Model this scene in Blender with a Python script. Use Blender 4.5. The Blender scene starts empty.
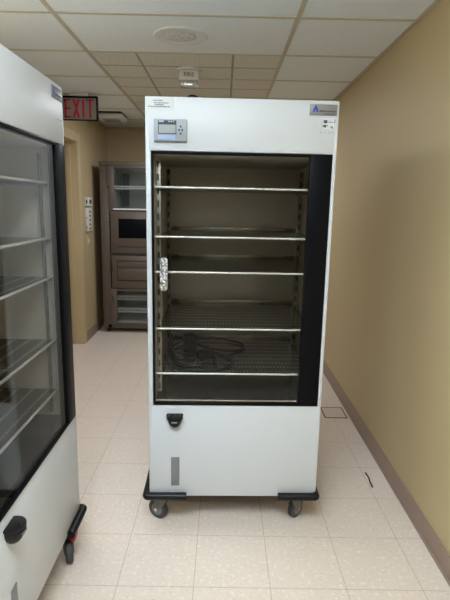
import bpy, bmesh, math, random
from mathutils import Vector, Matrix
random.seed(7)
SC = bpy.context.scene
COL = SC.collection
PI = math.pi

# ------------------------------------------------------------------ camera
F_PX, PITCH, ROLL, YAW, H = 479.25, 0.1951, 0.0201, 0.0056, 1.4909
cd = bpy.data.cameras.new('camera'); cam = bpy.data.objects.new('camera', cd); COL.objects.link(cam)
Fv = Vector((math.sin(YAW)*math.cos(PITCH), math.cos(YAW)*math.cos(PITCH), -math.sin(PITCH)))
R0 = Vector((math.cos(YAW), -math.sin(YAW), 0)); U0 = R0.cross(Fv)
Rv = math.cos(ROLL)*R0 + math.sin(ROLL)*U0
Uv = -math.sin(ROLL)*R0 + math.cos(ROLL)*U0
M = Matrix((Rv, Uv, -Fv)).transposed().to_4x4(); M.translation = (0, 0, H)
cam.matrix_world = M
cd.sensor_fit = 'VERTICAL'; cd.sensor_height = 36.0; cd.lens = 36.0*F_PX/600
cd.clip_start = 0.02
SC.camera = cam

# ------------------------------------------------------------------ world, lights, exposure
w = bpy.data.worlds.new('world'); SC.world = w; w.use_nodes = True
w.node_tree.nodes['Background'].inputs[0].default_value = (0.9, 0.95, 1, 1)
w.node_tree.nodes['Background'].inputs[1].default_value = 0.02
def area(name, loc, sx, sy, power, col=(1, 0.97, 0.92)):
    l = bpy.data.lights.new(name, 'AREA'); l.shape = 'RECTANGLE'; l.size = sx; l.size_y = sy
    l.energy = power; l.color = col
    o = bpy.data.objects.new(name, l); COL.objects.link(o); o.location = loc
    return o
area('troffer_near', (-0.26, 0.42, 2.395), 1.0, 0.5, 31, (0.80, 0.895, 1.0))
area('troffer_end', (-0.26, -4.3, 2.395), 1.0, 0.5, 14, (0.80, 0.895, 1.0))
area('troffer_left', (-1.17, 2.05, 2.395), 0.52, 1.05, 21, (0.82, 0.90, 1.0))
area('troffer_far', (-0.24, 4.72, 2.395), 0.9, 0.5, 19, (0.86, 0.91, 1.0))
up = area('ceiling_fill', (-0.3, 0.1, 2.0), 1.3, 0.3, 66, (0.80, 0.895, 1.0)); up.rotation_euler = (PI, 0, 0)  # added fill lamp, aimed up to brighten the ceiling, not a known fixture
vs = SC.view_settings
vs.view_transform = 'Standard'; vs.look = 'None'; vs.gamma = 1; vs.use_curve_mapping = False
vs.exposure = 0.22

# ------------------------------------------------------------------ materials
def srgb(r, g, b):
    f = lambda c: (c/255/12.92) if c/255 <= 0.04045 else ((c/255+0.055)/1.055)**2.4
    return (f(r), f(g), f(b), 1)
class NT:
    def __init__(s, name):
        s.m = bpy.data.materials.new(name); s.m.use_nodes = True; s.t = s.m.node_tree
        s.b = s.t.nodes['Principled BSDF']; s.out = s.t.nodes['Material Output']
    def n(s, typ, **kw):
        nd = s.t.nodes.new(typ)
        for k, v in kw.items(): setattr(nd, k, v)
        return nd
    def l(s, a, b): s.t.links.new(a, b)
    def math(s, op, a, b=None, c=None):
        nd = s.n('ShaderNodeMath', operation=op)
        for i, v in enumerate((a, b, c)):
            if v is None: continue
            if isinstance(v, (int, float)): nd.inputs[i].default_value = v
            else: s.l(v, nd.inputs[i])
        return nd.outputs[0]
    def obj(s):
        tc = s.n('ShaderNodeTexCoord'); return tc.outputs['Object']
    def xyz(s):
        sp = s.n('ShaderNodeSeparateXYZ'); s.l(s.obj(), sp.inputs[0]); return sp.outputs
    def noise(s, scale, detail=3, vec=None, rough=0.5):
        nd = s.n('ShaderNodeTexNoise'); nd.inputs['Scale'].default_value = scale
        nd.inputs['Detail'].default_value = detail; nd.inputs['Roughness'].default_value = rough
        s.l(vec or s.obj(), nd.inputs['Vector']); return nd.outputs['Fac']
    def mix(s, fac, a, b):
        nd = s.n('ShaderNodeMix', data_type='RGBA')
        for i, v in ((0, fac), (6, a), (7, b)):
            if isinstance(v, (int, float, tuple)): nd.inputs[i].default_value = v
            else: s.l(v, nd.inputs[i])
        return nd.outputs[2]
    def ramp(s, fac, lo, hi):
        nd = s.n('ShaderNodeMapRange'); s.l(fac, nd.inputs[0])
        nd.inputs[1].default_value = lo; nd.inputs[2].default_value = hi; return nd.outputs[0]
    def bump(s, h, strength, dist=0.002):
        nd = s.n('ShaderNodeBump'); nd.inputs['Strength'].default_value = strength
        nd.inputs['Distance'].default_value = dist; s.l(h, nd.inputs['Height']); s.l(nd.outputs[0], s.b.inputs['Normal'])
    def line(s, c, off, per, half):           # 1 within half of a line at off + k*per
        f = s.math('FRACT', s.math('DIVIDE', s.math('SUBTRACT', c, off), per))
        d = s.math('ABSOLUTE', s.math('SUBTRACT', f, 0.5))
        return s.math('GREATER_THAN', d, 0.5-half/per)
    def sub(s, color, rough=0.5, metal=0.0, spec=0.5):
        s.b.inputs['Roughness'].default_value = rough; s.b.inputs['Metallic'].default_value = metal
        s.b.inputs['Specular IOR Level'].default_value = spec
        if isinstance(color, tuple): s.b.inputs['Base Color'].default_value = color
        else: s.l(color, s.b.inputs['Base Color'])
def plain(name, col, rough=0.5, metal=0.0, var=0.06, scale=25, spec=0.5):
    t = NT(name); c2 = tuple(max(0, x*(1-var)) for x in col[:3])+(1,)
    t.sub(t.mix(t.noise(scale), c2, col), rough, metal, spec); return t.m

m_white = plain('white_enamel', (0.575, 0.598, 0.612, 1), 0.42, var=0.02, scale=3)
m_black = plain('black_gloss', (0.006, 0.006, 0.007, 1), 0.3, spec=0.03)
m_rubber = plain('black_rubber', (0.008, 0.008, 0.009, 1), 0.35, spec=0.25)
m_grayplas = plain('grey_plastic', srgb(120, 120, 124), 0.5)
m_darkgrey = plain('dark_grey_metal', srgb(84, 84, 82), 0.4, 0.4)
m_fork = plain('grey_fork', srgb(112, 112, 110), 0.45, 0.3)
m_tyre = plain('grey_tyre', srgb(62, 62, 60), 0.6)
m_red = plain('red_plastic', srgb(190, 18, 30), 0.4)
m_chrome = plain('polished_steel', (0.80, 0.79, 0.75, 1), 0.22, 1.0)
m_tray = plain('dark_steel_tray', (0.16, 0.155, 0.14, 1), 0.22, 0.8)
m_rail = plain('bright_steel_rail', (0.86, 0.86, 0.83, 1), 0.35, 0.5)
m_lip = plain('steel_lip', (0.5, 0.49, 0.45, 1), 0.25, 0.9)
m_ctl = plain('blue_grey_panel', srgb(152, 158, 166), 0.4)
m_screen = plain('grey_display', srgb(150, 158, 158), 0.25)
m_ctlstrip = plain('blue_key_strip', srgb(150, 172, 204), 0.4)
m_paper = plain('white_paper', srgb(212, 216, 216), 0.6)
m_ink = plain('dark_ink', srgb(58, 58, 62), 0.6)
m_plate = plain('grey_nameplate', srgb(128, 126, 124), 0.4, 0.2)
m_blue = plain('blue_ink', srgb(24, 62, 170), 0.4)
m_purple = plain('purple_ink', srgb(92, 40, 90), 0.5)
m_exitred = plain('exit_red', srgb(192, 18, 52), 0.5)
m_exitface = plain('exit_face', srgb(140, 138, 130), 0.5)
m_offwhite = plain('off_white_plastic', srgb(214, 210, 200), 0.45)
m_lens = plain('clear_lens', srgb(190, 195, 195), 0.1, 0.3)
m_frige = plain('bronze_steel', srgb(104, 92, 83), 0.42, 0.3, var=0.12, scale=6)
m_frigedark = plain('dark_seam', srgb(40, 35, 31), 0.5)
m_friwhite = plain('fridge_lining', srgb(205, 208, 206), 0.4)
m_wirewhite = plain('white_wire', srgb(225, 225, 222), 0.4)
m_bronze = plain('aged_brass', srgb(105, 92, 70), 0.5, 0.3)

# interior lining of the cabinets: brushed steel
t = NT('brushed_steel')
mp = t.n('ShaderNodeMapping'); t.l(t.obj(), mp.inputs[0]); mp.inputs['Scale'].default_value = (120, 120, 2)
t.sub(t.mix(t.noise(1.0, 2, mp.outputs[0]), (0.70, 0.65, 0.57, 1), (0.78, 0.73, 0.65, 1)), 0.36, 0.2); m_steel = t.m
# slotted standards
t = NT('slotted_steel'); X = t.xyz()
f = t.math('FRACT', t.math('DIVIDE', X[2], 0.055))
slot = t.math('LESS_THAN', t.math('ABSOLUTE', t.math('SUBTRACT', f, 0.5)), 0.26)
band = t.math('LESS_THAN', t.math('ABSOLUTE', X[0]), 0.0045)
t.sub(t.mix(t.math('MULTIPLY', slot, band), (0.22, 0.20, 0.165, 1), (0.012, 0.015, 0.015, 1)), 0.35, 0.5); m_slot = t.m
# dimpled shelves, the glint of the dimples painted in as bright dots
t = NT('dimple_glint_steel'); X = t.xyz()
fx = t.math('SUBTRACT', t.math('FRACT', t.math('DIVIDE', X[0], 0.0165)), 0.5)
fy = t.math('SUBTRACT', t.math('FRACT', t.math('DIVIDE', X[1], 0.062)), 0.5)
dx = t.math('MULTIPLY', fx, 0.0165); dy = t.math('MULTIPLY', fy, 0.062)
d2 = t.math('ADD', t.math('MULTIPLY', dx, dx), t.math('MULTIPLY', t.math('MULTIPLY', dy, dy), 0.35))
glint = t.math('LESS_THAN', d2, 0.0047**2)
t.sub(t.mix(glint, (0.22, 0.21, 0.185, 1), (0.95, 0.95, 0.92, 1)), 0.26, 0.9); m_shelf = t.m
# knurled handle
t = NT('knurled_chrome')
vo = t.n('ShaderNodeTexVoronoi'); vo.inputs['Scale'].default_value = 105; t.l(t.obj(), vo.inputs['Vector'])
t.sub(t.mix(t.ramp(vo.outputs['Distance'], 0.2, 0.6), (0.92, 0.92, 0.9, 1), (0.22, 0.22, 0.22, 1)), 0.3, 0.3)
t.bump(vo.outputs['Distance'], 0.5); m_knurl = t.m
# glass: tinted see-through sheet with mirror coat
def glass(name, tint, ior=1.5):
    t = NT(name); t.t.nodes.remove(t.b)
    tr = t.n('ShaderNodeBsdfTransparent'); tr.inputs[0].default_value = tint
    gl = t.n('ShaderNodeBsdfGlossy'); gl.inputs['Roughness'].default_value = 0.0
    lw = t.n('ShaderNodeLayerWeight'); lw.inputs['Blend'].default_value = 0.5
    r0 = ((ior-1)/(ior+1))**2; r0 *= 0.35                                 # two faces of the sheet share it
    fr = t.math('MULTIPLY_ADD', t.math('POWER', lw.outputs['Facing'], 5), 1-r0, r0)
    mx = t.n('ShaderNodeMixShader'); t.l(fr, mx.inputs[0]); t.l(tr.outputs[0], mx.inputs[1]); t.l(gl.outputs[0], mx.inputs[2])
    t.l(mx.outputs[0], t.out.inputs[0]); return t.m
m_glass = glass('tinted_glass', (0.91, 0.91, 0.89, 1), 1.5)
m_fglass = glass('clear_glass', (0.92, 0.93, 0.92, 1))

# floor: 12 inch speckled vinyl tiles
t = NT('vinyl_tile_floor'); X = t.xyz()
gx = t.line(X[0], 0.5168, 0.3048, 0.0011); gy = t.line(X[1], 1.648, 0.3048, 0.0011)
g = t.math('MAXIMUM', gx, gy)
base = t.mix(t.noise(7, 3), srgb(216, 200, 184), srgb(222, 206, 191))
fl = t.ramp(t.noise(55, 2), 0.56, 0.66)
c1 = t.mix(t.math('MULTIPLY', fl, 0.45), base, srgb(240, 228, 216))
fd = t.ramp(t.noise(80, 2, rough=0.6), 0.40, 0.30)
c2 = t.mix(t.math('MULTIPLY', fd, 0.5), c1, srgb(184, 163, 146))
t.sub(t.mix(t.math('MULTIPLY', g, 0.6), c2, srgb(110, 96, 86)), 0.38); m_floor = t.m
# walls
t = NT('tan_wall_paint')
t.sub(t.mix(t.noise(2.5, 3), srgb(184, 165, 127), srgb(188, 169, 131)), 0.55, 0, 0.35); t.bump(t.noise(220, 2), 0.12); m_wall = t.m
m_trim = plain('tan_door_paint', srgb(196, 176, 138), 0.4, var=0.03)
m_base = plain('taupe_vinyl_base', srgb(150, 128, 114), 0.45)
# ceiling
t = NT('ceiling_tile')
t.sub(t.mix(t.ramp(t.noise(110, 3), 0.35, 0.7), srgb(225, 232, 233), srgb(232, 239, 240)), 0.9); t.bump(t.noise(160, 3), 0.25); m_tile = t.m
t = NT('fissured_tile'); X = t.xyz()
fis = t.ramp(t.noise(75, 4, rough=0.7), 0.46, 0.36)
sc = t.math('MAXIMUM', t.line(X[0], -0.57, 0.609, 0.008), t.line(X[1], 3.2193, 0.3048, 0.010))
c = t.mix(t.math('MULTIPLY', fis, 0.55), srgb(216, 216, 206), srgb(134, 126, 108))
t.sub(t.mix(t.math('MULTIPLY', sc, 0.65), c, srgb(110, 100, 84)), 0.9); t.bump(t.math('SUBTRACT', 1.0, t.math('MAXIMUM', fis, sc)), 0.5); m_fis = t.m
m_grid = plain('grid_bar', srgb(192, 184, 165), 0.5)

# ------------------------------------------------------------------ mesh helpers
def _append(bm, tmp, mx=None):
    if mx is not None: bmesh.ops.transform(tmp, matrix=mx, verts=tmp.verts)
    me = bpy.data.meshes.new('tmp'); tmp.to_mesh(me); tmp.free(); bm.from_mesh(me); bpy.data.meshes.remove(me)
def box(bm, x0, x1, y0, y1, z0, z1, bev=0, seg=2, mx=None):
    t = bmesh.new(); bmesh.ops.create_cube(t, size=1)
    bmesh.ops.transform(t, matrix=Matrix.Translation(((x0+x1)/2, (y0+y1)/2, (z0+z1)/2)) @ Matrix.Diagonal((x1-x0, y1-y0, z1-z0, 1)), verts=t.verts)
    if bev: bmesh.ops.bevel(t, geom=t.edges[:], offset=bev, segments=seg, affect='EDGES', profile=0.5)
    _append(bm, t, mx)
def cyl(bm, c, r, h, axis='z', seg=32, r2=None, bev=0):
    t = bmesh.new(); bmesh.ops.create_cone(t, cap_ends=True, segments=seg, radius1=r, radius2=r if r2 is None else r2, depth=h)
    if bev:
        es = [e for e in t.edges if abs(e.verts[0].co.z-e.verts[1].co.z) < 1e-6]
        bmesh.ops.bevel(t, geom=es, offset=bev, segments=2, affect='EDGES', profile=0.5)
    rot = {'z': Matrix(), 'x': Matrix.Rotation(PI/2, 4, 'Y'), 'y': Matrix.Rotation(PI/2, 4, 'X')}[axis]
    _append(bm, t, Matrix.Translation(c) @ rot)
def prism(bm, pts, y0, y1):                   # outline in x,z extruded from y0 to y1
    a = [bm.verts.new((x, y0, z)) for x, z in pts]; b = [bm.verts.new((x, y1, z)) for x, z in pts]
    n = len(pts)
    bm.faces.new(a); bm.faces.new(b[::-1])
    for i in range(n): bm.faces.new((a[i], b[i], b[(i+1) % n], a[(i+1) % n]))
def lathe(bm, prof, c=(0, 0, 0), seg=40):     # prof = (r, z)
    rings = []
    for r, z in prof:
        if r < 1e-6: rings.append([bm.verts.new((c[0], c[1], c[2]+z))])
        else: rings.append([bm.verts.new((c[0]+r*math.cos(2*PI*i/seg), c[1]+r*math.sin(2*PI*i/seg), c[2]+z)) for i in range(seg)])
    for A, B in zip(rings, rings[1:]):
        for i in range(seg):
            j = (i+1) % seg
            q = [A[i % len(A)], A[j % len(A)], B[j % len(B)], B[i % len(B)]]
            q = list(dict.fromkeys(q))
            if len(q) > 2: bm.faces.new(q)
def smooth_pts(P, sub=6, closed=False):
    P = [Vector(p) for p in P]; out = []; n = len(P)
    for i in range(n if closed else n-1):
        g = (lambda k: P[k % n]) if closed else (lambda k: P[max(0, min(n-1, k))])
        p0, p1, p2, p3 = g(i-1), g(i), g(i+1), g(i+2)
        for k in range(sub):
            s = k/sub
            out.append(0.5*((2*p1)+(p2-p0)*s+(2*p0-5*p1+4*p2-p3)*s*s+(3*p1-p0-3*p2+p3)*s**3))
    if not closed: out.append(P[-1])
    return out
def tube(bm, P, r, seg=10, closed=False):
    P = [Vector(p) for p in P]; n = len(P); up = Vector((0.13, 0.21, 0.97)); rings = []
    for i in range(n):
        a = P[i-1] if (i or closed) else P[0]; b = P[(i+1) % n] if (i < n-1 or closed) else P[i]
        d = (b-a).normalized(); s = d.cross(up)
        if s.length < 1e-3: s = d.cross(Vector((1, 0, 0)))
        s.normalize(); v = s.cross(d).normalized(); up = v
        rings.append([bm.verts.new(P[i]+r*(math.cos(2*PI*k/seg)*s+math.sin(2*PI*k/seg)*v)) for k in range(seg)])
    for i in range(n if closed else n-1):
        A, B = rings[i], rings[(i+1) % n]
        for k in range(seg): bm.faces.new((A[k], A[(k+1) % seg], B[(k+1) % seg], B[k]))
    if not closed: bm.faces.new(rings[0][::-1]); bm.faces.new(rings[-1])
def obj(name, bm, m, parent=None, smooth=True, loc=None):
    bmesh.ops.recalc_face_normals(bm, faces=bm.faces)
    me = bpy.data.meshes.new(name); bm.to_mesh(me); bm.free()
    for x in (m if isinstance(m, (list, tuple)) else [m]): me.materials.append(x)
    if smooth:
        me.shade_smooth(); me.set_sharp_from_angle(angle=math.radians(32))
    o = bpy.data.objects.new(name, me); COL.objects.link(o)
    if loc: o.location = loc
    if parent: o.parent = parent
    return o
def B(name, m, parent, *dims, bev=0, smooth=True):
    bm = bmesh.new(); box(bm, *dims, bev=bev); return obj(name, bm, m, parent, smooth)
def tag(o, label, cat, group=None):
    o['label'] = label; o['category'] = cat
    if group: o['group'] = group
    return o
def thing(name, label, cat, loc=(0, 0, 0), rz=0, group=None):
    o = bpy.data.objects.new(name, None); COL.objects.link(o); o.location = loc; o.rotation_euler = (0, 0, rz)
    o.empty_display_size = 0.05
    return tag(o, label, cat, group)
def struct(name, bm, m, smooth=False):
    o = obj(name, bm, m, None, smooth); o['kind'] = 'structure'; return o
def copy_tree(o, parent=None, skip=()):
    c = o.copy(); COL.objects.link(c)
    if parent: c.parent = parent
    for ch in list(o.children):
        if ch.name.split('.')[0] not in skip: copy_tree(ch, c, skip)
    return c

# ------------------------------------------------------------------ setting
XL, XR, ZC = -1.48, 0.953, 2.414
YB, YF = 6.25, -5.8
DY0, DY1, DZ = 4.02, 4.97, 2.09               # doorway in the left wall
bm = bmesh.new(); box(bm, XL-0.3, XR+0.1, YF-0.1, YB+0.1, -0.06, 0); struct('floor', bm, m_floor)
bm = bmesh.new(); box(bm, XR, XR+0.1, YF, YB, 0, ZC+0.01); struct('wall_right', bm, m_wall)
bm = bmesh.new(); box(bm, XL-0.1, XR+0.1, YB, YB+0.1, 0, ZC+0.01); struct('wall_back', bm, m_wall)
bm = bmesh.new(); box(bm, XL-0.1, XR+0.1, YF-0.1, YF, 0, ZC+0.01); struct('wall_front', bm, m_wall)
bm = bmesh.new()
box(bm, XL-0.16, XL, YF, DY0, 0, ZC+0.01); box(bm, XL-0.16, XL, DY1, YB, 0, ZC+0.01); box(bm, XL-0.16, XL, DY0, DY1, DZ, ZC+0.01)
struct('wall_left', bm, m_wall)
# ceiling tiles, one mesh of two finishes
bm = bmesh.new()
xs = [XL-0.02, -0.868, 0.351, XR+0.02]; ys = [YF-0.02]+[2.6097+0.6096*k for k in range(-13, 6)]+[YB+0.02]
for i in range(3):
    for j in range(len(ys)-1):
        v = [bm.verts.new(p+(ZC,)) for p in ((xs[i], ys[j]), (xs[i+1], ys[j]), (xs[i+1], ys[j+1]), (xs[i], ys[j+1]))]
        f = bm.faces.new(v)
        if i == 1 and 3.2 < ys[j] < 5.0: f.material_index = 1
ext = bmesh.ops.extrude_face_region(bm, geom=bm.faces[:])
bmesh.ops.translate(bm, vec=(0, 0, 0.02), verts=[e for e in ext['geom'] if isinstance(e, bmesh.types.BMVert)])
struct('ceiling', bm, [m_tile, m_fis])
bm = bmesh.new()
for x in xs[1:3]: box(bm, x-0.012, x+0.012, YF, YB, ZC-0.004, ZC+0.001, bev=0.001, seg=1)
for y in ys[1:-1]: box(bm, XL, XR, y-0.012, y+0.012, ZC-0.0035, ZC+0.001, bev=0.001, seg=1)
box(bm, XR-0.022, XR, YF, YB, ZC-0.005, ZC+0.001); box(bm, XL, XL+0.022, YF, YB, ZC-0.005, ZC+0.001)
box(bm, XL, XR, YB-0.022, YB, ZC-0.005, ZC+0.001)
struct('trim_1', bm, m_grid)
def baseboard(name, x0, x1, y0, y1, tx, ty):
    bm = bmesh.new(); box(bm, x0, x1, y0, y1, 0, 0.1, bev=0.003)
    box(bm, x0-(0.008 if tx < 0 else 0), x1+(0.008 if tx > 0 else 0), y0-(0.008 if ty < 0 else 0), y1, 0, 0.010, bev=0.003)
    struct(name, bm, m_base)
baseboard('baseboard_right', XR-0.008, XR, YF, YB, -1, 0)
baseboard('baseboard_back', XL, XR-0.01, YB-0.008, YB, 0, -1)
baseboard('baseboard_left', XL, XL+0.008, DY1+0.07, YB-0.01, 1, 0)
# door frame and door
bm = bmesh.new()
for y0, y1 in ((DY0-0.075, DY0+0.012), (DY1-0.012, DY1+0.075)): box(bm, XL-0.001, XL+0.016, y0, y1, 0, DZ-0.013, bev=0.003)
box(bm, XL-0.001, XL+0.016, DY0-0.075, DY1+0.075, DZ-0.013, DZ+0.075, bev=0.003)
for y0, y1 in ((DY0, DY0+0.012), (DY1-0.012, DY1)): box(bm, XL-0.16, XL, y0, y1, 0, DZ)
box(bm, XL-0.16, XL, DY0, DY1, DZ-0.012, DZ)
for y0, y1 in ((DY0+0.012, DY0+0.026), (DY1-0.026, DY1-0.012)): box(bm, XL-0.10, XL-0.06, y0, y1, 0, DZ-0.012)
struct('trim_2', bm, m_trim)
bm = bmesh.new(); box(bm, XL-0.155, XL-0.115, DY0+0.014, DY1-0.014, 0.008, DZ-0.015, bev=0.002); d = struct('door_1', bm, m_trim)
bm = bmesh.new(); cyl(bm, (XL-0.085, DY0+0.09, 0.98), 0.022, 0.06, 'x', bev=0.006); obj('door_knob', bm, m_chrome, d)

# ------------------------------------------------------------------ glass door laboratory cabinet
W, D, Z0, Z1 = 0.777, 0.75, 0.155, 1.909
GT, GB = 1.700, 0.609                          # glazed opening, top and bottom
GX0, GX1, BX = 0.0225, 0.760, 0.671             # left / right of the door, left of its black band
SH = [1.566, 1.358, 1.205, 0.950, 0.740]       # shelf heights
ox, oy = -W/2, -D/2                            # local front-left corner seen from the empty
def BX_(name, m, parent, x0, x1, y0, y1, z0, z1, bev=0):
    return B(name, m, parent, ox+x0, ox+x1, oy+y0, oy+y1, z0, z1, bev=bev)
def make_cabinet():
    R = thing('laboratory_cabinet', 'white wheeled cabinet with tinted glass door and black cord inside, by the right wall', 'cabinet')
    bm = bmesh.new()
    def b(*d, bev=0): box(bm, ox+d[0], ox+d[1], oy+d[2], oy+d[3], d[4], d[5], bev=bev)
    b(0.01, W-0.01, 0, D, GT+0.002, Z1, bev=0.004)          # header
    b(0.01, W-0.01, 0, D, Z0, GB-0.002, bev=0.004)          # plinth
    b(0, GX0-0.001, 0.0003, D, Z0, Z1, bev=0.004); b(GX1+0.001, W, 0.0003, D, Z0, Z1, bev=0.004)
    b(0, W, D-0.03, D, GB-0.02, GT+0.02)
    obj('body', bm, m_white, R)
    # steel lining
    bm = bmesh.new(); ix0, ix1, iy0, iy1 = 0.028, 0.749, 0.045, 0.70
    b(GX0, ix0, 0.034, iy1, GB, GT); b(ix1, GX1, 0.034, iy1, GB, GT)
    b(GX0, GX1, iy1, iy1+0.01, GB, GT); b(ix0, ix1, 0.034, iy1, GT-0.01, GT)
    obj('lining', bm, m_steel, R)
    BX_('floor_tray', m_tray, R, ix0, ix1, 0.034, iy1, GB, GB+0.008)
    for x in (ix0, ix1):
        for y in (0.085, 0.56):
            s = 1 if x == ix0 else -1
            bm = bmesh.new(); box(bm, -0.011, 0.011, -0.004, 0.004, 0, GT-GB-0.06, bev=0.001)
            o = obj('shelf_standard', bm, m_slot, R, loc=(ox+x+s*0.013, oy+y, GB+0.03))
    for z in SH:
        bm = bmesh.new()
        b(ix0+0.012, ix1-0.012, 0.062, 0.655, z-0.008, z-0.004)
        for x in (ix0+0.012, ix1-0.016): b(x, x+0.004, 0.062, 0.655, z-0.018, z-0.004)
        s = obj('shelf', bm, m_shelf, R)
        BX_('rear_lip', m_lip, s, ix0+0.012, ix1-0.012, 0.649, 0.655, z-0.008, z+0.014, bev=0.001)
        bm = bmesh.new(); tube(bm, [(ox+ix0+0.001, oy+0.060, z-0.005), (ox+ix1-0.001, oy+0.060, z-0.005)], 0.0050, 12); obj('front_rail', bm, m_rail, s)
    # door: slim black frame, wide band at the hinge side
    bm = bmesh.new()
    y0, y1 = -0.004, 0.030
    b(GX0, GX0+0.007, y0, y1, GB, GT, bev=0.0015); b(BX, GX1, y0, y1, GB, GT, bev=0.0015)
    b(GX0, BX+0.005, y0, y1, GT-0.009, GT, bev=0.0015); b(GX0, BX+0.005, y0, y1, GB, GB+0.008, bev=0.0015)
    dr = obj('door', bm, m_black, R)
    BX_('glass_pane', m_glass, dr, GX0+0.006, BX+0.002, 0.004, 0.010, GB+0.007, GT-0.008)
    BX_('bottom_rail', m_chrome, dr, GX0+0.009, BX-0.004, 0.012, 0.02, GB+0.014, GB+0.019)
    # handle: long rounded chrome pad
    bm = bmesh.new(); hx, r = 0.0735, 0.0155; zt, zb = 1.272-r, 1.129+r
    pts = [(ox+hx+r*math.cos(a), zt+r*math.sin(a)) for a in [PI*i/12 for i in range(13)]] + [(ox+hx+r*math.cos(a), zb+r*math.sin(a)) for a in [PI+PI*i/12 for i in range(13)]]
    prism(bm, pts, oy-0.024, oy-0.006); bmesh.ops.bevel(bm, geom=[e for e in bm.edges if abs(e.verts[0].co.y-e.verts[1].co.y) < 1e-6 and e.verts[0].co.y < oy-0.02], offset=0.004, segments=2, affect='EDGES')
    hd = obj('handle', bm, m_knurl, dr)
    bm = bmesh.new(); cyl(bm, (ox+hx, oy-0.026, 1.163), 0.0105, 0.006, 'y', bev=0.002); lk = obj('lock', bm, m_chrome, hd)
    # controller
    cx0, cx1, cz0, cz1 = 0.0355, 0.167, 1.7365, 1.823
    cp = BX_('control_panel', m_ctl, R, cx0, cx1, -0.012, 0.002, cz0, cz1, bev=0.003)
    BX_('screen_surround', m_ink, cp, cx0+0.017, cx0+0.090, -0.0135, -0.011, cz0+0.029, cz1-0.013)
    BX_('screen', m_screen, cp, cx0+0.020, cx0+0.087, -0.0145, -0.0125, cz0+0.032, cz1-0.022)
    BX_('header_strip', m_ink, cp, cx0+0.017, cx0+0.090, -0.0137, -0.0115, cz1-0.014, cz1-0.006)
    BX_('maker_badge', m_ctlstrip, cp, cx0+0.020, cx0+0.040, -0.0145, -0.013, cz1-0.013, cz1-0.007)
    bm = bmesh.new()
    for x in (0.058, 0.067, 0.076): b(cx0+x, cx0+x+0.005, -0.0145, -0.013, cz1-0.0115, cz1-0.009)
    obj('header_marks', bm, m_paper, cp)
    BX_('key_strip', m_ctlstrip, cp, cx0+0.017, cx0+0.085, -0.0132, -0.011, cz0+0.009, cz0+0.025)
    for x, z in ((0.107, 0.0585), (0.107, 0.0315), (0.1005, 0.045), (0.1135, 0.045)):
        bm = bmesh.new(); cyl(bm, (ox+cx0+x, oy-0.013, cz0+z), 0.0038, 0.004, 'y', 16); obj('button', bm, m_ink, cp)
    BX_('panel_base_strip', m_darkgrey, cp, cx0+0.001, cx1-0.001, -0.0128, -0.005, cz0+0.0005, cz0+0.004)
    # paper label, name plate, warning label
    pl = BX_('paper_label', m_paper, R, 0.006, 0.112, -0.0012, 0.001, 1.8615, 1.9035)
    bm = bmesh.new(); rr = random.Random(3)
    for row, (z, a, c) in enumerate(((1.893, 0.032, 0.07), (1.884, 0.036, 0.095), (1.8775, 0.04, 0.075), (1.8705, 0.012, 0.1))):
        x = a
        while x < c:
            wd = rr.uniform(0.002, 0.006); b(x, min(c, x+wd), -0.0018, 0, z-0.0016, z+0.0016); x += wd+rr.uniform(0.001, 0.0025)
    obj('print', bm, m_ink, pl)
    npz0, npz1 = 1.852, 1.8945
    np_ = BX_('name_plate', m_plate, R, 0.657, 0.768, -0.002, 0.001, npz0, npz1, bev=0.0007)
    bm = bmesh.new(); ax = ox+0.681
    prism(bm, [(ax-0.0125, npz0+0.013), (ax-0.002, npz1-0.004), (ax+0.002, npz1-0.004), (ax+0.0125, npz0+0.013), (ax+0.0045, npz0+0.013), (ax+0.0025, npz0+0.021), (ax-0.0025, npz0+0.021), (ax-0.0045, npz0+0.013)], oy-0.0030, oy-0.001)
    obj('emblem', bm, m_blue, np_)
    bm = bmesh.new(); x = 0.697; rr = random.Random(5)
    while x < 0.760:
        wd = rr.uniform(0.0025, 0.0045); hh = rr.uniform(0.004, 0.007)
        b(x, x+wd, -0.0028, -0.001, npz0+0.0135, npz0+0.0135+hh); x += wd+0.0016
    x = 0.713
    while x < 0.760:
        wd = rr.uniform(0.003, 0.007); b(x, x+wd, -0.0028, -0.001, npz0+0.005, npz0+0.0075); x += wd+0.002
    obj('lettering', bm, m_ink, np_)
    wl = BX_('warning_label', m_paper, R, 0.708, 0.762, -0.0012, 0.001, 1.799, 1.8425)
    for x0, x1, z0, z1 in ((0.716, 0.731, 1.8225, 1.8345), (0.7595, 0.762, 1.823, 1.838)): BX_('colour_block', m_purple, wl, x0, x1, -0.0018, 0, z0, z1)
    bm = bmesh.new()
    for (x, z, wd, hh) in ((0.733, 0.0265, 0.022, 0.0018), (0.735, 0.0315, 0.01, 0.0012), (0.713, 0.0095, 0.004, 0.007), (0.718, 0.0075, 0.009, 0.010), (0.729, 0.0125, 0.004, 0.004), (0.744, 0.0075, 0.01, 0.004), (0.749, 0.004, 0.008, 0.0025), (0.709, 0.001, 0.001, 0.038)):
        b(x, x+wd, -0.0018, 0, 1.799+z, 1.799+z+hh)
    obj('print', bm, m_ink, wl)
    bm = bmesh.new()
    for x in (0.705, 0.721, 0.738, 0.75): b(x, x+0.006, -0.0008, 0.001, 1.785, 1.7875)
    obj('faint_print', bm, m_grayplas, R)
    # cord holder: half-round black cup with flat top flange and pin
    ch = bmesh.new(); hx, hz, hr = ox+0.1183, 0.567, 0.034
    lathe(ch, [(hr*math.cos(k/12*PI/2)**0.8 if k < 12 else 0, -0.006-0.054*math.sin(k/12*PI/2)) for k in range(13)] + [], (hx, oy-0.012, hz), 40)
    holder = obj('cord_holder', ch, m_rubber, R)
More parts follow.
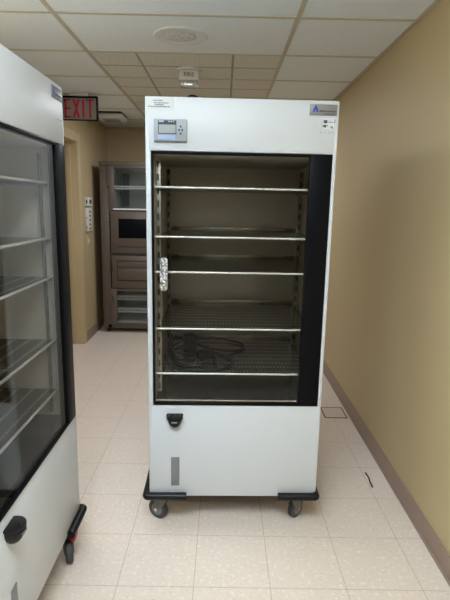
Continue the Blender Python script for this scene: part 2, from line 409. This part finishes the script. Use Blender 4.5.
    bm = bmesh.new(); cyl(bm, (hx, oy-0.012, hz-0.004), 0.038, 0.009, 'z', 40, bev=0.002); tube(bm, [(hx+0.0345*math.cos(a), oy-0.012+0.0345*math.sin(a), hz-0.016) for a in [-PI+PI*i/16 for i in range(17)]], 0.003, 8); obj('flange', bm, m_rubber, holder)
    bm = bmesh.new(); cyl(bm, (hx-0.01, oy-0.034, hz+0.006), 0.006, 0.016, 'z', 16, bev=0.002); obj('pin', bm, m_rubber, holder)
    bm = bmesh.new(); box(bm, hx-0.013, hx+0.013, oy-0.049, oy-0.035, hz-0.027, hz-0.021, bev=0.002); obj('latch_tongue', bm, m_grayplas, holder)
    BX_('vent_plate', m_grayplas, R, 0.100, 0.1385, -0.003, 0.002, 0.210, 0.353, bev=0.0015)
    # corner bumpers
    zb_ = 0.1625
    for s in (0, 1):
        e = -0.012 if s == 0 else W-0.002; i = 0.172 if s == 0 else W-0.178
        q = -1 if s == 0 else 1
        P = [(ox+i, oy-0.014, zb_), (ox+i+q*0.05, oy-0.014, zb_), (ox+e-q*0.02, oy-0.014, zb_), (ox+e, oy-0.010, zb_), (ox+e+q*0.002, oy+0.012, zb_), (ox+e+q*0.002, oy+0.08, zb_), (ox+e+q*0.002, oy+0.24, zb_)]
        bm = bmesh.new(); tube(bm, smooth_pts(P, 6), 0.0175, 16); obj('bumper', bm, m_rubber, R)
    BX_('shade_block', m_rubber, R, 0.125, W-0.165, 0.16, D-0.06, 0.070, Z0+0.002, bev=0.004)  # added block that keeps light out, to deepen the shade under the cabinet
    # casters
    for k, (x, y) in enumerate(((0.062, 0.050), (W-0.10, 0.050), (0.062, D-0.08), (W-0.10, D-0.08))):
        a = (1.05, -0.75, 0.9, -1.0)[k]
        bm = bmesh.new(); box(bm, -0.042, 0.042, -0.042, 0.042, 0.146, 0.158, bev=0.002); cyl(bm, (0, 0, 0.138), 0.026, 0.02)
        for sx in (-1, 1):
            prism(bm2 := bmesh.new(), [(-0.030, 0.132), (0.032, 0.132), (0.052, 0.062), (0.046, 0.040), (0.022, 0.040), (-0.012, 0.09)], -0.0018, 0.0018)
            _append(bm, bm2, Matrix.Translation((sx*0.019, 0, 0)) @ Matrix.Rotation(PI/2, 4, 'Z'))
        box(bm, -0.0205, 0.0205, -0.03, 0.032, 0.126, 0.132)
        c = obj('caster', bm, m_fork, R, loc=(ox+x, oy+y, 0)); c.rotation_euler = (0, 0, a)
        bm = bmesh.new(); cyl(bm, (0, 0.034, 0.049), 0.049, 0.028, 'x', 40, bev=0.006); wh = obj('wheel', bm, m_tyre, c)
        bm = bmesh.new(); cyl(bm, (0, 0.034, 0.049), 0.030, 0.032, 'x', 32, bev=0.003); obj('hub', bm, m_grayplas, c)
        bm = bmesh.new(); cyl(bm, (0, 0.034, 0.049), 0.008, 0.046, 'x', 16); obj('axle', bm, m_chrome, c)
    # cable gland on the top
    bm = bmesh.new(); lathe(bm, [(0, 0), (0.028, 0), (0.028, 0.006), (0.016, 0.008), (0.018, 0.012), (0.010, 0.015), (0, 0.015)], (ox+0.187, oy+0.036, Z1)); obj('cable_gland', bm, m_rubber, R)
    return R
cab = make_cabinet()
A = 0.0218
base_main = Vector((-0.3218, 2.0157, 0))
ux, uy = Vector((math.cos(A), math.sin(A), 0)), Vector((-math.sin(A), math.cos(A), 0))
cab.location = base_main + ux*W/2 + uy*D/2; cab.rotation_euler = (0, 0, A)

# the nearer cabinet at the left, turned to face the right wall
cab2 = copy_tree(cab, None, skip=('warning_label',))
tag(cab2, 'white wheeled cabinet with red wheel brake, seen from an angle beside the left wall', 'cabinet')
cab2.location = (-0.612-D/2, 1.906-W/2, 0); cab2.rotation_euler = (0, 0, PI/2)
for ch in list(cab2.children):
    if ch.name.startswith('caster') and ch.location.y < 0:
        ch.rotation_euler = (0, 0, 2.0)
        if ch.location.x > 0: ch.location = (W/2-0.095, -D/2+0.030, 0)
        inv = (Matrix.Translation(ch.location) @ Matrix.Rotation(2.0, 4, 'Z')).inverted()
        cx, cy = ch.location.x-0.016, ch.location.y-0.030
        bm = bmesh.new()
        box(bm, cx-0.024, cx+0.022, cy-0.016, cy+0.012, 0.098, 0.124, bev=0.006, mx=inv); box(bm, cx-0.012, cx+0.012, cy, cy+0.05, 0.104, 0.120, bev=0.003, mx=inv)
        bp = obj('brake_pedal', bm, m_red, ch); bp['label'] = 'red brake pedal'

# ------------------------------------------------------------------ cord on the lowest shelf of the free cabinet
cz = 0.718+0.006
cord = thing('power_cord', 'black coiled power cord with plug lying on the lowest shelf behind the glass', 'cord', base_main + ux*0.2 + uy*0.3 + Vector((0, 0, 0.7365)), A)
def c3(u, v, z): return (u-0.2, v-0.3, z)
loops = []
P = [c3(0.06, 0.55, 0.05), c3(0.055, 0.40, 0.03), c3(0.08, 0.25, 0.006), c3(0.12, 0.135, 0.006), c3(0.2, 0.095, 0.006), c3(0.29, 0.10, 0.006), c3(0.355, 0.145, 0.006), c3(0.38, 0.225, 0.006), c3(0.34, 0.31, 0.010), c3(0.26, 0.35, 0.012), c3(0.20, 0.34, 0.016),
     c3(0.13, 0.30, 0.018), c3(0.085, 0.36, 0.016), c3(0.08, 0.47, 0.012), c3(0.15, 0.57, 0.012), c3(0.25, 0.60, 0.012), c3(0.36, 0.585, 0.010), c3(0.44, 0.53, 0.008), c3(0.455, 0.46, 0.006), c3(0.41, 0.39, 0.006), c3(0.33, 0.37, 0.016), c3(0.24, 0.41, 0.020), c3(0.16, 0.50, 0.024),
     c3(0.10, 0.545, 0.03), c3(0.07, 0.49, 0.03), c3(0.072, 0.33, 0.016), c3(0.105, 0.19, 0.012), c3(0.17, 0.125, 0.016), c3(0.25, 0.13, 0.017), c3(0.30, 0.17, 0.010), c3(0.29, 0.26, 0.010)]
bm = bmesh.new(); tube(bm, smooth_pts(P, 8), 0.0062, 10); obj('cable', bm, m_rubber, cord)
bm = bmesh.new(); mx = Matrix.Translation(c3(0.165, 0.43, 0.032)) @ Matrix.Rotation(0.5, 4, 'Z')
box(bm, -0.028, 0.028, -0.035, 0.035, -0.030, 0.050, bev=0.008, mx=mx); obj('plug', bm, m_rubber, cord)
bm = bmesh.new(); mx = Matrix.Translation(c3(0.25, 0.30, 0.020)) @ Matrix.Rotation(-0.9, 4, 'Z')
box(bm, -0.02, 0.02, -0.055, 0.045, -0.018, 0.020, bev=0.007, mx=mx); obj('connector', bm, m_rubber, cord)

# ------------------------------------------------------------------ tall steel refrigerator at the end of the corridor
FX, FY, FW, FD, FT = -1.385, 5.46, 0.74, 0.70, 1.938
fr = thing('refrigerator', 'tall bronze steel refrigerator with glass and drawer compartments by the far wall', 'refrigerator', (FX+FW/2, FY+FD/2, 0))
fox, foy = -FW/2, -FD/2
def fb(name, m, parent, x0, x1, y0, y1, z0, z1, bev=0): return B(name, m, parent, fox+x0, fox+x1, foy+y0, foy+y1, z0, z1, bev=bev)
bm = bmesh.new()
def q(x0, x1, y0, y1, z0, z1, bev=0): box(bm, fox+x0, fox+x1, foy+y0, foy+y1, z0, z1, bev=bev)
q(0, 0.10, 0, FD, 0.05, FT-0.04, 0.006); q(FW-0.10, FW, 0, FD, 0.05, FT-0.04, 0.006)
q(-0.006, FW+0.006, -0.012, FD, FT-0.045, FT, 0.005); q(0.05, FW-0.05, 0.0, FD, 0.05, 0.10, 0.004)
q(0.05, FW-0.05, FD-0.03, FD, 0.05, FT-0.03)
for z in (1.405, 0.905, 0.515): q(0.05, FW-0.05, 0.004, FD-0.02, z-0.015, z+0.015)
obj('body', bm, m_frige, fr)
def lining(z0, z1):
    global bm
    bm = bmesh.new(); q(0.10, 0.11, 0.03, FD-0.04, z0, z1); q(FW-0.11, FW-0.10, 0.03, FD-0.04, z0, z1); q(0.10, FW-0.10, FD-0.06, FD-0.04, z0, z1)
    q(0.10, FW-0.10, 0.03, FD-0.04, z0, z0+0.012); q(0.10, FW-0.10, 0.03, FD-0.04, z1-0.012, z1)
    obj('lining', bm, m_friwhite, fr)
lining(1.42, 1.892); lining(0.10, 0.50)
def glass_door(z0, z1):
    global bm
    bm = bmesh.new(); q(0.095, 0.165, -0.025, 0.0, z0, z1, 0.003); q(FW-0.165, FW-0.095, -0.025, 0.0, z0, z1, 0.003)
    q(0.16, FW-0.16, -0.025, 0.0, z0, z0+0.022, 0.002); q(0.16, FW-0.16, -0.025, 0.0, z1-0.022, z1, 0.002)
    d = obj('door', bm, m_frige, fr); fb('glass_pane', m_fglass, d, 0.163, FW-0.163, -0.016, -0.010, z0+0.02, z1-0.02)
    return d
def handle(d, z0, z1):
    fb('handle', m_frigedark, d, 0.118, 0.128, -0.034, -0.022, z0, z1, bev=0.003)
def hinge(d, z): fb('hinge', m_frigedark, d, 0.088, 0.125, -0.030, -0.020, z-0.006, z+0.006)
d = glass_door(1.418, 1.893); hinge(d, 1.665)
fb('sill', m_wirewhite, d, 0.15, FW-0.15, -0.03, -0.024, 1.418, 1.434)
d = glass_door(0.10, 0.522); handle(d, 0.36, 0.44)
# windowed door
d = fb('door', m_frige, fr, 0.115, FW-0.095, -0.025, 0.0, 0.925, 1.400, bev=0.004); hinge(d, 1.28)
fb('window', m_black, d, 0.205, FW-0.16, -0.028, -0.02, 1.105, 1.320, bev=0.002)
fb('dark_slot', m_frigedark, d, 0.19, FW-0.14, -0.027, -0.02, 1.004, 1.012); fb('dark_slot', m_frigedark, d, 0.115, FW-0.1, -0.0265, -0.02, 0.925, 0.937)
# drawer bank
d = fb('drawer_panel', m_frige, fr, 0.115, FW-0.095, -0.025, 0.0, 0.530, 0.905, bev=0.004); handle(d, 0.72, 0.79)
for z0, z1 in ((0.78, 0.846), (0.632, 0.772)):
    r = fb('drawer', m_frige, d, 0.19, FW-0.15, -0.034, -0.02, z0, z1, bev=0.004)
    fb('pull_slot', m_frigedark, r, 0.19, FW-0.15, -0.0345, -0.03, z1-0.008, z1-0.002)
fb('dark_slot', m_frigedark, d, 0.18, FW-0.14, -0.0265, -0.02, 0.617, 0.628); fb('dark_slot', m_frigedark, d, 0.178, 0.184, -0.0265, -0.02, 0.62, 0.85); fb('dark_slot', m_frigedark, d, 0.178, FW-0.14, -0.0265, -0.02, 0.848, 0.854)
# wire shelves inside
def wire_shelf(z, lipz):
    bm = bmesh.new()
    for k in range(24):
        x = fox+0.12+k*(FW-0.24)/23; tube(bm, [(x, foy+0.06, z+lipz), (x, foy+0.06, z), (x, foy+FD-0.08, z)], 0.003, 6)
    for yy, zz in ((0.06, lipz), (0.06, 0), (0.3, -0.004), (FD-0.09, -0.004)): tube(bm, [(fox+0.112, foy+yy, z+zz), (fox+FW-0.112, foy+yy, z+zz)], 0.0045, 8)
    obj('wire_shelf', bm, m_wirewhite, fr)
wire_shelf(1.655, 0.022); wire_shelf(0.385, 0.04); wire_shelf(0.235, 0.04)
fb('duct_cover', m_grayplas, fr, 0.135, 0.205, FD-0.12, FD-0.065, 1.46, 1.84, bev=0.006)
for x in (0.05, FW-0.05):
    for y in (0.06, FD-0.06):
        bm = bmesh.new(); cyl(bm, (fox+x, foy+y, 0.026), 0.022, 0.052, bev=0.003); obj('foot', bm, m_frigedark, fr)

# ------------------------------------------------------------------ exit sign, ceiling fittings
ex = thing('exit_sign', 'EXIT sign with red letters and black frame hanging from the ceiling', 'sign', (-1.27, 4.42, 2.405))
EX0, EX1, EZ0, EZ1 = -0.155, 0.155, -0.212, -0.012
bm = bmesh.new(); ft = 0.011
for d in ((EX0, EX1, -0.02, 0.02, EZ1-ft-0.006, EZ1), (EX0, EX1, -0.02, 0.02, EZ0, EZ0+ft*0.6), (EX0, EX0+ft, -0.02, 0.02, EZ0, EZ1), (EX1-ft, EX1, -0.02, 0.02, EZ0, EZ1)): box(bm, *d, bev=0.002)
obj('frame', bm, m_black, ex)
B('canopy', m_offwhite, ex, -0.08, 0.08, -0.035, 0.035, -0.014, 0.006, bev=0.003)
B('face', m_exitface, ex, EX0+0.005, EX1-0.005, -0.014, 0.014, EZ0+0.005, EZ1-0.01)
bm = bmesh.new(); lz0, lz1, st = EZ0+0.020, EZ1-0.028, 0.0195; y0, y1 = -0.0165, -0.013
hgt = lz1-lz0
x = -0.132; box(bm, x, x+st, y0, y1, lz0, lz1)
for z in (lz0, (lz0+lz1)/2-0.007, lz1-0.014): box(bm, x, x+0.057, y0, y1, z, z+0.014)
x = -0.062; wx = 0.066
for s in (0, 1):
    p = [(x+0.0, lz0), (x+st+0.002, lz0), (x+wx, lz1), (x+wx-st-0.002, lz1)]
    if s: p = [(2*x+wx-a, b_) for a, b_ in p][::-1]
    prism(bm, p, y0+0.0002*s, y1)
x = 0.022; box(bm, x, x+st, y0, y1, lz0, lz1)
x = 0.056; box(bm, x, x+0.070, y0, y1, lz1-0.014, lz1); box(bm, x+0.035-st/2, x+0.035+st/2, y0, y1, lz0, lz1)
obj('lettering', bm, m_exitred, ex)

sp = thing('ceiling_speaker', 'round perforated speaker grille flush in the ceiling tile above the free cabinet', 'speaker', (-0.262, 2.915, ZC))
bm = bmesh.new(); lathe(bm, [(0.088, -0.002), (0.10, -0.007), (0.145, -0.006), (0.153, 0.0), (0.10, 0.001)]); obj('ring', bm, plain('speaker_ring', srgb(220, 224, 220), 0.7), sp)
t = NT('speaker_perforation'); vo = t.n('ShaderNodeTexVoronoi'); vo.inputs['Scale'].default_value = 95; t.l(t.obj(), vo.inputs['Vector'])
t.sub(t.mix(t.ramp(vo.outputs['Distance'], 0.25, 0.4), srgb(140, 140, 133), srgb(218, 220, 214)), 0.6); m_perf = t.m
bm = bmesh.new(); lathe(bm, [(0, -0.010), (0.05, -0.009), (0.09, -0.004), (0.09, 0.001)]); obj('grille', bm, m_perf, sp)

stb = thing('fire_alarm_strobe', 'white fire alarm strobe with clear lens hanging under the ceiling', 'fire alarm', (-0.262, 3.60, ZC))
bm = bmesh.new(); lathe(bm, [(0, -0.012), (0.082, -0.012), (0.088, 0.0), (0, 0.0)]); obj('base_plate', bm, m_offwhite, stb)
B('housing', m_offwhite, stb, -0.070, 0.070, -0.045, 0.045, -0.075, -0.010, bev=0.008)
bm = bmesh.new(); box(bm, -0.062, 0.062, -0.040, 0.040, -0.120, -0.070, bev=0.02); obj('lens', bm, m_lens, stb)
B('reflector', m_chrome, stb, -0.03, 0.03, -0.043, -0.036, -0.110, -0.082, bev=0.003)
fc = bpy.data.curves.new('txt', 'FONT'); fc.body = 'FIRE'; fc.size = 0.040; fc.align_x = 'CENTER'; fc.extrude = 0.001
fo = bpy.data.objects.new('txt', fc); COL.objects.link(fo)
bpy.context.view_layer.update()
me = bpy.data.meshes.new_from_object(fo.evaluated_get(bpy.context.evaluated_depsgraph_get())); bpy.data.objects.remove(fo)
me.materials.clear(); me.materials.append(plain('red_brown_ink', srgb(120, 40, 40), 0.5))
fo = bpy.data.objects.new('lettering', me); COL.objects.link(fo); fo.parent = stb; fo.location = (0, -0.0455, -0.054); fo.rotation_euler = (PI/2, 0, 0)

el = thing('emergency_light', 'pale flat emergency light on the ceiling behind the exit sign', 'light fixture', (-1.20, 5.36, ZC))
B('shadow_line', m_rubber, el, -0.135, 0.125, -0.16, 0.16, -0.014, 0.0)  # black sheet that draws the shadow between housing and ceiling
B('housing', m_offwhite, el, -0.14, 0.13, -0.155, 0.165, -0.062, -0.010, bev=0.02)
B('lens', m_screen, el, -0.09, 0.08, -0.10, 0.10, -0.066, -0.058, bev=0.003)

# ------------------------------------------------------------------ wall controls
def wall_box(name, label, cat, y0, y1, z0, z1, dep):
    r = thing(name, label, cat, (XL, (y0+y1)/2, (z0+z1)/2)); hy, hz = (y1-y0)/2, (z1-z0)/2
    B('housing', m_offwhite, r, 0, dep, -hy, hy, -hz, hz, bev=0.005); return r, hy, hz
r, hy, hz = wall_box('thermostat', 'small white box with dark display, upper of two on the left wall', 'thermostat', 5.20, 5.36, 1.452, 1.545, 0.036)
B('display', m_ink, r, 0.034, 0.038, -hy*0.5, hy*0.4, -hz*0.4, hz*0.5); B('side_mark', m_ink, r, 0.012, 0.026, -hy-0.001, -hy+0.004, -hz*0.35, hz*0.45)
r, hy, hz = wall_box('control_box', 'tall white control box with dark keys below the thermostat', 'control box', 5.19, 5.36, 1.188, 1.438, 0.032)
for k in range(5): B('key', m_ink, r, 0.03, 0.035, -hy*0.5, hy*0.1, hz*(0.6-0.36*k), hz*(0.72-0.36*k))
B('side_mark', m_ink, r, 0.008, 0.018, -hy-0.001, -hy+0.004, -hz*0.75, -hz*0.6); B('side_mark', m_ink, r, 0.016, 0.026, -hy-0.001, -hy+0.004, hz*0.1, hz*0.2)
r = thing('light_switch', 'beige light switch plate on the left wall below the control box', 'light switch', (XL, 5.26, 1.075))
B('plate', m_trim, r, 0, 0.006, -0.037, 0.037, -0.06, 0.06, bev=0.002); B('rocker', m_offwhite, r, 0.004, 0.014, -0.012, 0.012, -0.024, 0.024, bev=0.002)

# ------------------------------------------------------------------ on the floor
fp = thing('floor_access_plate', 'small square plate with dark rim set in the floor by the right baseboard', 'floor plate', (0.838, 3.318, 0))
bm = bmesh.new()
for d in ((-0.083, 0.083, -0.093, -0.086), (-0.083, 0.083, 0.086, 0.093), (-0.083, -0.074, -0.093, 0.093), (0.074, 0.083, -0.093, 0.093)): box(bm, *d, 0, 0.004, bev=0.001)
obj('rim', bm, m_bronze, fp)
B('plate', plain('vinyl_inlay', srgb(212, 196, 180), 0.4), fp, -0.075, 0.075, -0.087, 0.087, 0, 0.002)
bm = bmesh.new(); tube(bm, smooth_pts([(0.838, 2.50, 0.004), (0.842, 2.45, 0.004), (0.836, 2.40, 0.004), (0.836, 2.36, 0.004)], 5), 0.004, 8)
tag(obj('cable_tie', bm, m_rubber), 'thin black strip lying on the floor near the right wall', 'strip')
